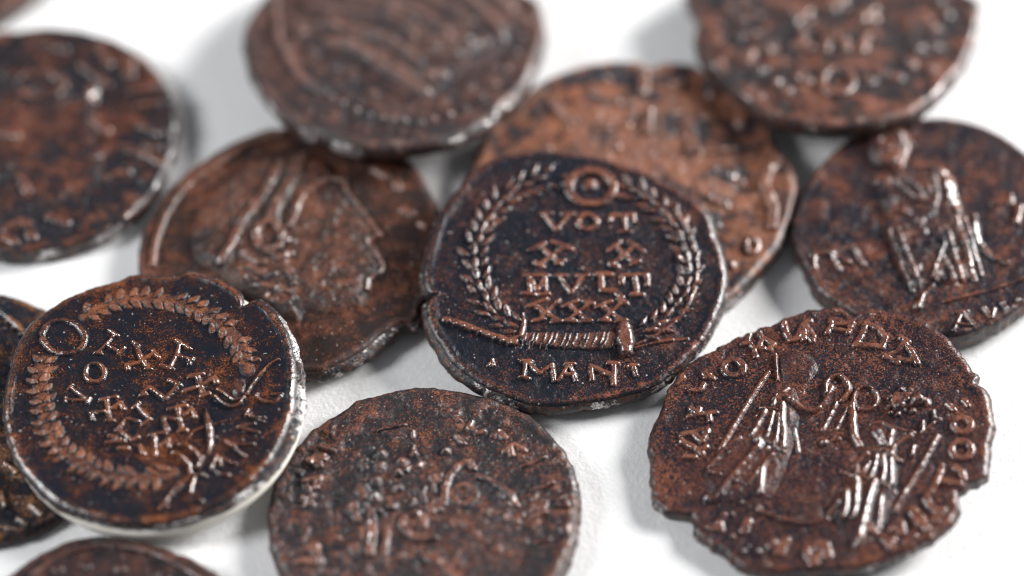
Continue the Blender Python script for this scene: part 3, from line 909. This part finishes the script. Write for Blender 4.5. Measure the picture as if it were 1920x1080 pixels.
for x, y, r in [(1340, 765, 14), (1210, 735, 14), (1395, 790, 10), (1390, 815, 9), (1345, 690, 12), (1050, 800, 20), (1180, 860, 24), (960, 960, 18), (1290, 930, 22), (1430, 890, 13), (1060, 1010, 20), (760, 980, 18), (500, 720, 16), (420, 620, 14), (1300, 640, 16)]:
    D.blob("worn_lump", fd, (x, y), r, 0.13, parent=hd, rough=0.8, asp=0.8)
D.stroke("collar", fd, [[(900, 985), (1000, 1030), (1080, 1110)]], 8, 0.16, curve=True, parent=hd)
for L, w in [([[(1150, 240), (1135, 270), (1180, 300), (1215, 290)]], 6), ([[(1270, 310), (1300, 290), (1325, 320)]], 7), ([[(1330, 400), (1380, 365), (1440, 390)], [(1360, 380), (1370, 420)]], 6),
             ([[(1420, 485), (1500, 460), (1560, 430)]], 4), ([[(1480, 612), (1540, 590), (1600, 572)]], 4), ([[(1620, 670), (1660, 640), (1680, 700), (1610, 690)]], 4.5),
             ([[(265, 455), (340, 430)], [(300, 430), (310, 470)]], 9), ([[(300, 590), (320, 540)], [(230, 560), (320, 545)]], 6), ([[(230, 650), (280, 690)], [(240, 690), (280, 640)]], 6),
             ([[(180, 960), (300, 920)], [(280, 920), (320, 1000)], [(200, 1000), (300, 1000)]], 8), ([[(1060, 310), (1110, 360)]], 5), ([[(830, 290), (832, 320)], [(832, 370), (828, 420)]], 4.5),
             ([[(1480, 760), (1560, 730)], [(1500, 900), (1580, 880)]], 5), ([[(640, 285), (700, 275), (790, 255)]], 3), ([[(1070, 225), (1085, 235)]], 5), ([[(320, 380), (400, 400)]], 4)]:
    D.stroke("letter", fd, L, w, 0.18, rough=0.5)

# ------------------------------------------------------------------ coin: large diademed profile, mid left
Ec = Coin('E', fe, [(20, 600), (30, 500), (70, 400), (130, 310), (210, 230), (300, 160), (420, 90), (560, 40), (1100, 160), (1170, 240), (1160, 760), (1152, 805), (1130, 826), (1095, 824), (1060, 838), (1000, 880), (930, 940), (850, 985), (760, 1025)],
          (-1.5, 1), 1.50, 1.2, 53,
          (bronze("bronze_brown_smooth", 53, bias=0.07, kw=0.16, big=0.8, fine=1.8, blotch=0.8, polish=0.6, brown=(0.095, 0.034, 0.018), brown2=(0.135, 0.050, 0.022), dark=(0.018, 0.014, 0.014), rough=0.44), raw_edge("edge_silver_patch", 53, 0.5)),
          "brown coin with a large helmeted head in profile, mid left under two others",
          rim=0.05, flare=(-52, 0.45, 6), nr=110, nt=500, lump=0.05)
Ec.build()
he = Ec.poly("portrait", fe, [(700, 150), (800, 190), (850, 270), (925, 380), (1008, 488), (955, 512), (1010, 625), (955, 680), (940, 760), (830, 800), (700, 790), (660, 830), (480, 760), (350, 640), (240, 560), (250, 380), (420, 200), (560, 140)],
             0.42, side=1.0, support=True, wear=0.3, warp=0.04)
Ec.stroke("border_line", fe, [[(78, 600), (88, 520), (130, 400), (200, 300), (300, 220), (420, 140), (520, 95), (600, 75)]], 7, 0.28, curve=True)
Ec.stroke("diadem", fe, [[(690, 170), (640, 270), (590, 350), (560, 430)]], 12, 0.22, curve=True, parent=he, side=0.3, support=True)
for i in range(9):
    u = i / 8
    Ec.blob("pearl", fe, (690 - 125 * u, 185 + 240 * u), 7, 0.16, parent=he)
    Ec.blob("pearl", fe, (655 - 110 * u, 175 + 235 * u), 6, 0.14, parent=he)
Ec.stroke("helmet_rim", fe, [[(600, 200), (530, 330), (450, 430), (400, 530), (355, 605)]], 8, 0.25, curve=True, parent=he)
Ec.ring("ear", fe, (552, 498), 52, 58, 7.5, 0.26, parent=he)
Ec.stroke("ear", fe, [[(600, 520), (650, 515)], [(540, 560), (600, 590), (640, 570)]], 7, 0.25, parent=he)
Ec.stroke("brow", fe, [[(630, 460), (660, 400), (690, 330), (770, 285), (850, 262)]], 7, 0.28, curve=True, parent=he)
Ec.blob("eye", fe, (812, 398), 15, 0.22, parent=he)
Ec.stroke("profile", fe, [[(850, 262), (862, 310), (925, 382), (1002, 486), (950, 512)]], 5.0, 0.28, parent=he)
Ec.stroke("profile", fe, [[(950, 512), (995, 570), (1008, 625), (960, 665), (950, 700)]], 5.5, 0.28, curve=True, parent=he)
for pts in [[(440, 560), (500, 600), (560, 600)], [(470, 620), (540, 650), (610, 640)], [(500, 690), (570, 700), (630, 720)], [(560, 570), (610, 600), (640, 650)], [(540, 740), (600, 760), (650, 750)]]:
    Ec.stroke("hair_lock", fe, [pts], 8, 0.14, curve=True, parent=he, rough=0.8, side=0.3)
for x, y, r in [(425, 630, 9), (455, 665, 6), (485, 695, 10), (430, 520, 7), (650, 665, 9), (655, 690, 8), (655, 745, 9), (830, 262, 12)]:
    Ec.blob("pearl", fe, (x, y), r, 0.18, parent=he)
for L, w in [([[(980, 215), (1020, 235)], [(1060, 250), (1070, 285)]], 8), ([[(1090, 375), (1130, 390)]], 8), ([[(1165, 430), (1185, 440)]], 8)]:
    Ec.stroke("letter", fe, L, w, 0.14, rough=0.5)

# ------------------------------------------------------------------ coin: seated figure, right
Fc = Coin('F', ff, [(40, 520), (55, 430), (100, 330), (170, 240), (250, 160), (330, 100), (450, 60), (580, 45), (700, 45), (820, 70), (920, 110), (1000, 160), (1034, 190), (780, 980), (880, 935), (1034, 845), (150, 790), (100, 690), (60, 620)],
          (-3, 3), 2.32, 1.7, 67,
          (bronze("bronze_brown_black", 67, bias=-0.15, kw=0.36, big=0.8, fine=2.8, polish=0.75, blotch=1.0, rough=0.34), raw_edge("edge_slate", 67, 0.2)),
          "coin with a draped seated figure, cut off by the right edge of the photo",
          rim=0.04, nr=110, nt=500, lump=0.08)
Fc.build()
vf = Fc.poly("seated_figure", ff, [(395, 330), (450, 280), (560, 255), (650, 250), (720, 310), (755, 440), (830, 480), (850, 560), (800, 740), (640, 770), (560, 790), (470, 640), (430, 480)], 0.30, side=0.7, support=True, wear=0.45)
Fc.poly("head", ff, [(355, 165), (385, 105), (445, 80), (510, 100), (540, 160), (525, 225), (490, 268), (410, 262), (362, 220)], 0.40, side=0.55, parent=vf, wear=0.6)
Fc.stroke("face", ff, [[(500, 120), (520, 165), (508, 215), (492, 265)]], 9, 0.3, curve=True, parent=vf)
Fc.blob("face", ff, (548, 165), 8, 0.24, parent=vf)
for pts, w in [([(560, 262), (650, 262), (708, 315), (728, 390), (750, 455)], 9), ([(395, 330), (430, 300), (450, 350)], 8), ([(452, 540), (492, 650), (555, 795)], 5), ([(490, 540), (530, 640), (572, 745)], 5),
               ([(540, 572), (650, 562)], 3), ([(550, 612), (690, 582)], 3), ([(742, 490), (780, 600), (822, 745)], 6.5), ([(775, 490), (812, 600), (850, 725)], 6),
               ([(820, 470), (832, 560), (880, 632), (960, 672)], 7), ([(710, 550), (735, 650), (770, 750)], 5.5), ([(690, 600), (665, 670), (638, 745)], 5), ([(680, 650), (712, 700), (742, 770)], 5),
               ([(700, 340), (712, 405)], 7), ([(480, 330), (560, 400), (640, 430)], 5), ([(500, 300), (570, 350), (600, 410)], 5), ([(460, 460), (540, 470)], 5), ([(640, 300), (660, 380), (650, 440)], 5), ([(650, 690), (660, 760)], 4)]:
    Fc.stroke("drapery_fold", ff, [pts], w * 0.85, 0.17, side=0.2, rough=0.3, curve=len(pts) > 2, parent=vf)
Fc.blob("pellet", ff, (592, 402), 8, 0.25)
Fc.blob("pellet", ff, (575, 860), 12, 0.28)
Fc.stroke("foot", ff, [[(640, 775), (600, 810), (585, 850)]], 5, 0.2, parent=vf)
Fc.stroke("exergue_line", ff, [[(690, 842), (850, 802), (1034, 742), (1150, 690)]], 4.5, 0.16)
Fc.stroke("letter", ff, [[(130, 645), (132, 695)], [(120, 640), (220, 630)], [(205, 628), (240, 700)]], 5, 0.2)
Fc.stroke("letter", ff, [[(265, 612), (295, 600), (345, 680)], [(230, 650), (280, 670)]], 5, 0.2)
Fc.stroke("letter", ff, [[(770, 890), (830, 948)], [(768, 890), (730, 968)], [(745, 940), (805, 942)], [(735, 890), (790, 885)]], 4.5, 0.2)
Fc.stroke("letter", ff, [[(862, 868), (902, 925)], [(890, 930), (905, 870)]], 5, 0.18)
Fc.stroke("letter", ff, [[(940, 845), (972, 895)]], 5, 0.18)
Fc.stroke("letter", ff, [[(1005, 830), (1032, 865)]], 5, 0.18)
Fc.stroke("letter", ff, [[(900, 420), (980, 400)], [(975, 385), (978, 415)]], 6, 0.2)
Fc.stroke("letter", ff, [[(1015, 435), (1002, 495)]], 7, 0.22)

# ------------------------------------------------------------------ coin: bust with beaded border, top centre
G = Coin('G', fg, [(60, 200), (70, 320), (110, 450), (180, 560), (250, 640), (300, 690), (400, 760), (520, 800), (640, 850), (740, 870), (860, 880), (980, 875), (1120, 855), (1260, 835), (1400, 785), (1500, 730), (1600, 640), (1700, 550), (1780, 430), (1830, 300), (1855, 180), (1840, 80), (1820, 0)],
         (0.5, -7), 2.84, 1.2, 71,
         (bronze("bronze_hazy_brown", 71, bias=-0.01, kw=0.22, big=0.8, fine=1.6, blotch=0.9, polish=0.6, brown=(0.10, 0.045, 0.03), brown2=(0.125, 0.06, 0.038), dark=(0.022, 0.02, 0.024), rough=0.48), raw_edge("edge_pale", 71, 0.5)),
         "hazy brown coin with a beaded border and flowing hair, cut by the top edge",
         rim=0.10, nr=80, nt=400, lump=0.12, flare=(-35, 0.15, 3))
G.build()
hg = G.poly("portrait", fg, [(420, -200), (380, 60), (520, 180), (560, 330), (760, 420), (900, 560), (1150, 600), (1300, 480), (1620, 300), (1700, 60), (1600, -200), (1000, -420), (600, -350)], 0.22, side=1.2, support=True, wear=0.4)
bl = G.stroke("border", fg, [[(300, -220), (255, -90), (240, 20), (250, 120), (262, 220), (305, 315), (365, 420), (450, 500), (535, 562)]], 7.5, 0.2, curve=True)
for x, y in [(240, 20), (248, 90), (255, 160), (265, 235), (295, 300), (330, 365), (375, 425), (425, 480), (485, 525), (540, 560), (582, 582), (645, 620), (730, 662), (805, 690), (880, 710), (945, 722), (1015, 728), (1115, 735), (1190, 715), (1290, 690), (1380, 650), (1470, 590), (1560, 510), (1630, 420), (1690, 320), (1720, 220), (1735, 110)]:
    G.blob("bead", fg, (x, y), 10, 0.26, parent=bl)
for pts in [[(540, 60), (760, 90), (950, 120), (1080, 230)], [(640, -20), (850, 10), (1030, 60), (1160, 120), (1260, 200), (1290, 270)], [(1080, -40), (1240, 20), (1400, 140)], [(1300, -60), (1430, 20), (1560, 150), (1600, 230)],
            [(1500, -60), (1640, 40), (1750, 130)], [(700, 180), (850, 225), (1000, 300), (1100, 390)], [(860, 400), (1000, 480), (1150, 565)], [(400, 150), (600, 165), (760, 230)], [(560, 260), (720, 300), (880, 400)], [(900, 20), (1100, 180), (1200, 300)], [(1150, 350), (1350, 330), (1500, 260)], [(1050, 200), (1240, 260), (1400, 250)], [(980, 420), (1080, 470), (1250, 460)]]:
    G.stroke("hair_wave", fg, [pts], 12, 0.24, curve=True, parent=hg, side=0.45, rough=0.5)
for x, y, r in [(590, 400, 13), (820, 560, 14), (470, 310, 14), (400, 190, 12), (1010, 300, 13), (700, 470, 11), (1400, 520, 13), (1250, 600, 12), (1550, 400, 13)]:
    G.blob("letter", fg, (x, y), r * 1.3, 0.16, rough=0.6)

# ------------------------------------------------------------------ coin: orange brown, worn, behind the centre coin
H = Coin('H', fh, [(180, 250), (300, 130), (420, 80), (560, 50), (690, 56), (715, 72), (745, 74), (790, 55), (900, 60), (1190, 290), (1240, 400), (1300, 470), (1330, 560), (1320, 640), (1290, 720), (1240, 815), (1170, 895), (1100, 975), (1040, 1025)],
         (0, 2), 1.66, 1.3, 83,
         (bronze("bronze_orange", 83, bias=0.19, kw=0.2, big=1.7, mid=1.4, fine=1.6, blotch=2.2, brown=(0.13, 0.052, 0.028), brown2=(0.21, 0.085, 0.038), dark=(0.02, 0.02, 0.028), rough=0.46), raw_edge("edge_orange", 83, 0.45)),
         "orange brown worn coin lying behind and under the dark centre coin",
         rim=0.08, nr=85, nt=400, lump=0.10)
H.build()
H.poly("portrait", fh, [(420, 200), (700, 130), (950, 200), (1080, 330), (1120, 470), (1050, 640), (900, 760), (500, 700), (330, 480)], 0.2, side=1.4, support=True, wear=0.4)
for L, w, h in [([[(705, 110), (705, 185)]], 10, 0.3), ([[(728, 270), (720, 345)]], 9, 0.3), ([[(890, 320), (905, 415)]], 11, 0.3), ([[(940, 430), (1050, 422), (1170, 390)]], 6, 0.2), ([[(1250, 450), (1195, 550), (1230, 640), (1225, 725)]], 9, 0.32),
                ([[(500, 180), (600, 230)]], 8, 0.2), ([[(820, 260), (860, 290), (980, 300)]], 7, 0.2), ([[(520, 330), (640, 320)]], 8, 0.18), ([[(350, 230), (420, 300)]], 9, 0.2), ([[(1000, 500), (1100, 540)]], 7, 0.16), ([[(940, 600), (1040, 640)]], 7, 0.16)]:
    H.stroke("worn_relief", fh, L, w, h, curve=True, rough=0.5)
for x, y, r in [(600, 410, 10), (985, 190, 14), (1110, 300, 20), (1060, 880, 13), (1040, 635, 9), (320, 410, 10), (400, 330, 9), (820, 150, 11), (860, 140, 9), (560, 130, 10), (1000, 720, 13)]:
    H.blob("pellet", fh, (x, y), r, 0.26)
H.ring("letter", fh, (1145, 800), 24, 30, 6, 0.26)

# ------------------------------------------------------------------ coin: blurred wreath coin, top right
I = Coin('I', fi, [(20, -60), (70, 40), (112, 110), (85, 200), (100, 290), (150, 370), (240, 460), (330, 540), (440, 640), (560, 710), (700, 745), (900, 770), (1100, 760), (1280, 735), (1400, 700), (1520, 620), (1640, 500), (1740, 380), (1800, 250), (1830, 100), (1840, 0)],
         (0, -7.5), 3.00, 1.3, 97,
         (bronze("bronze_blurred_brown", 97, bias=-0.04, kw=0.38, big=1.3, mid=1.4, fine=1.6, polish=0.65, blotch=1.3, brown=(0.10, 0.042, 0.026), brown2=(0.15, 0.06, 0.032), dark=(0.022, 0.019, 0.022), rough=0.38), raw_edge("edge_brown", 97, 0.35)),
         "blurred dark brown coin cut off by the top edge of the photo at the right",
         rim=0.05, nr=75, nt=380, lump=0.17)
I.build()
wi = I.ring("wreath", fi, (960, 510), 95, 80, 8, 0.28)
for x, y, r in [(700, 490, 12), (770, 500, 14), (580, 510, 14), (480, 430, 14), (400, 330, 14), (350, 220, 14), (350, 110, 14), (380, 0, 14), (540, 300, 13), (1150, 500, 14), (1240, 460, 14), (1400, 390, 15), (1480, 300, 15), (1560, 290, 14), (1530, 430, 13), (1560, 180, 14), (1620, 90, 14), (1580, 0, 14), (640, 560, 13), (1330, 480, 13), (470, 210, 12), (440, 90, 12)]:
    I.blob("leaf", fi, (x, y), r * 1.45, 0.22, parent=wi, rough=0.7, asp=0.8)
for L in [[[(740, 190), (745, 300)], [(690, 290), (790, 300)]], [[(900, 250), (1000, 250), (1010, 310)], [(890, 310), (900, 230)]], [[(1130, 220), (1120, 310)]], [[(700, 70), (780, 130)], [(780, 70), (700, 140)]], [[(930, 0), (1000, 50)], [(1000, -10), (930, 60)]], [[(1110, 60), (1190, 120)], [(1190, 60), (1110, 130)]]]:
    I.stroke("letter", fi, L, 9, 0.26)

# ------------------------------------------------------------------ coin: blurred bust, top left
J = Coin('J', fj, [(100, 118), (200, 110), (300, 115), (400, 140), (500, 180), (590, 240), (650, 310), (700, 400), (715, 500), (700, 600), (680, 660), (640, 740), (580, 820), (500, 890), (400, 950), (280, 988), (150, 1012), (0, 1015)],
         (0, 0), 1.30, 1.3, 103,
         (bronze("bronze_deep_red", 103, bias=-0.12, kw=0.36, big=1.5, mid=1.4, fine=1.6, polish=0.75, blotch=0.9, brown=(0.075, 0.026, 0.016), brown2=(0.13, 0.045, 0.02), dark=(0.014, 0.013, 0.018), rough=0.34), raw_edge("edge_deep_red", 103, 0.5)),
         "blurred deep red brown coin cut off by the left edge of the photo, upper left",
         rim=0.06, nr=75, nt=380, lump=0.17)
J.build()
hj = J.poly("portrait", fj, [(-60, 260), (80, 240), (220, 260), (330, 330), (400, 420), (380, 560), (420, 650), (380, 780), (200, 860), (-50, 880)], 0.22, side=1.2, support=True, wear=0.4)
for L, w in [([[(330, 260), (430, 340)]], 9), ([[(370, 350), (370, 400)]], 12), ([[(380, 480), (430, 530)]], 10), ([[(380, 640), (480, 600), (600, 630), (650, 660)]], 9), ([[(520, 250), (520, 300)]], 11), ([[(530, 370), (620, 350)]], 8), ([[(560, 430), (640, 420)]], 8),
             ([[(570, 510), (650, 540)]], 9), ([[(590, 590), (640, 600)]], 8), ([[(420, 720), (520, 700)]], 8), ([[(100, 320), (190, 300), (260, 350), (200, 400), (90, 390)]], 8), ([[(170, 170), (260, 200)]], 8), ([[(400, 180), (440, 260)]], 8),
             ([[(80, 720), (110, 780)]], 9), ([[(30, 930), (100, 900), (130, 960)]], 10), ([[(20, 960), (60, 980)]], 9), ([[(200, 880), (270, 900)]], 9), ([[(0, 540), (70, 560)]], 8)]:
    J.stroke("worn_relief", fj, L, w, 0.17, curve=True, rough=0.4)

# ------------------------------------------------------------------ coin: corner sliver, top left
K = Coin('K', px, [(-120, -120), (0, 45), (60, 0)], (0, 0), 1.3, 1.3, 109,
         (bronze("bronze_corner_brown", 109, bias=0.1, kw=0.2, big=0.8, fine=1.49, brown=(0.12, 0.055, 0.03), rough=0.45), J.emat),
         "blurred coin of which only an edge shows in the top left corner", nr=50, nt=240, circle=(-120, -125, 9.0))
K.build()
for x, y in [(0, 0), (20, -10), (40, -30), (-30, 10), (-10, 25)]:
    K.blob("letter", px, (x, y), 10, 0.2)

# ------------------------------------------------------------------ coin: under the cream disc, left edge
Lc = Coin('L', px, [(0, 549), (40, 560), (85, 581), (118, 962), (60, 995), (0, 1008)], (0.5, 0), 0.88, 0.8, 127,
          (bronze("bronze_black_orange", 127, bias=-0.18, kw=0.4, big=1.5, mid=1.4, fine=3.0, polish=0.7, blotch=1.6, brown=(0.11, 0.045, 0.018), brown2=(0.24, 0.105, 0.028), rough=0.34), raw_edge("edge_black_orange", 127, 0.15)),
          "black coin with orange patches tucked under the lower left wreath coin, at the left edge", rim=0.05, nr=110, nt=500, lump=0.10)
Lc.build()
bd = Lc.stroke("border", px, [[(-60, 570), (-20, 577), (0, 584), (25, 604), (48, 628), (70, 660)]], 5.5, 0.22, curve=True)
for x, y in [(-15, 580), (4, 591), (14, 604), (25, 616), (38, 630), (52, 646)]:
    Lc.blob("bead", px, (x, y), 6.5, 0.3, parent=bd)
for L, w in [([[(2, 925), (10, 950)]], 6), ([[(60, 950), (78, 965)]], 7), ([[(35, 975), (50, 985)]], 6), ([[(75, 930), (95, 940)]], 5), ([[(10, 870), (30, 885)]], 6), ([[(0, 990), (25, 995)]], 5)]:
    Lc.stroke("letter", px, L, w, 0.2, rough=0.5)

# ------------------------------------------------------------------ coin: dark, bottom left, cut by the frame
M = Coin('M', px, [(26, 1072), (78, 1036), (130, 1012), (182, 1003), (260, 1013), (330, 1036), (390, 1064), (411, 1080)], (0, 0), 1.20, 1.2, 131,
         (bronze("bronze_dark_red", 131, bias=-0.06, kw=0.3, big=0.8, fine=1.67, brown=(0.065, 0.02, 0.013), brown2=(0.10, 0.034, 0.016), dark=(0.014, 0.013, 0.016), rough=0.38), raw_edge("edge_dark_red", 131, 0.2)),
         "dark coin of which only the upper edge shows at the bottom left corner", rim=0.07, nr=80, nt=400, lump=0.12)
M.build()
M.stroke("border_line", px, [[(60, 1078), (110, 1045), (170, 1026), (240, 1027), (310, 1048), (370, 1080), (400, 1110)]], 5, 0.16, curve=True)
for x, y, r in [(110, 1068, 12), (165, 1062, 9), (225, 1066, 14), (290, 1078, 11), (190, 1090, 13)]:
    M.blob("worn_lump", px, (x, y), r, 0.10, rough=0.8, asp=0.8)
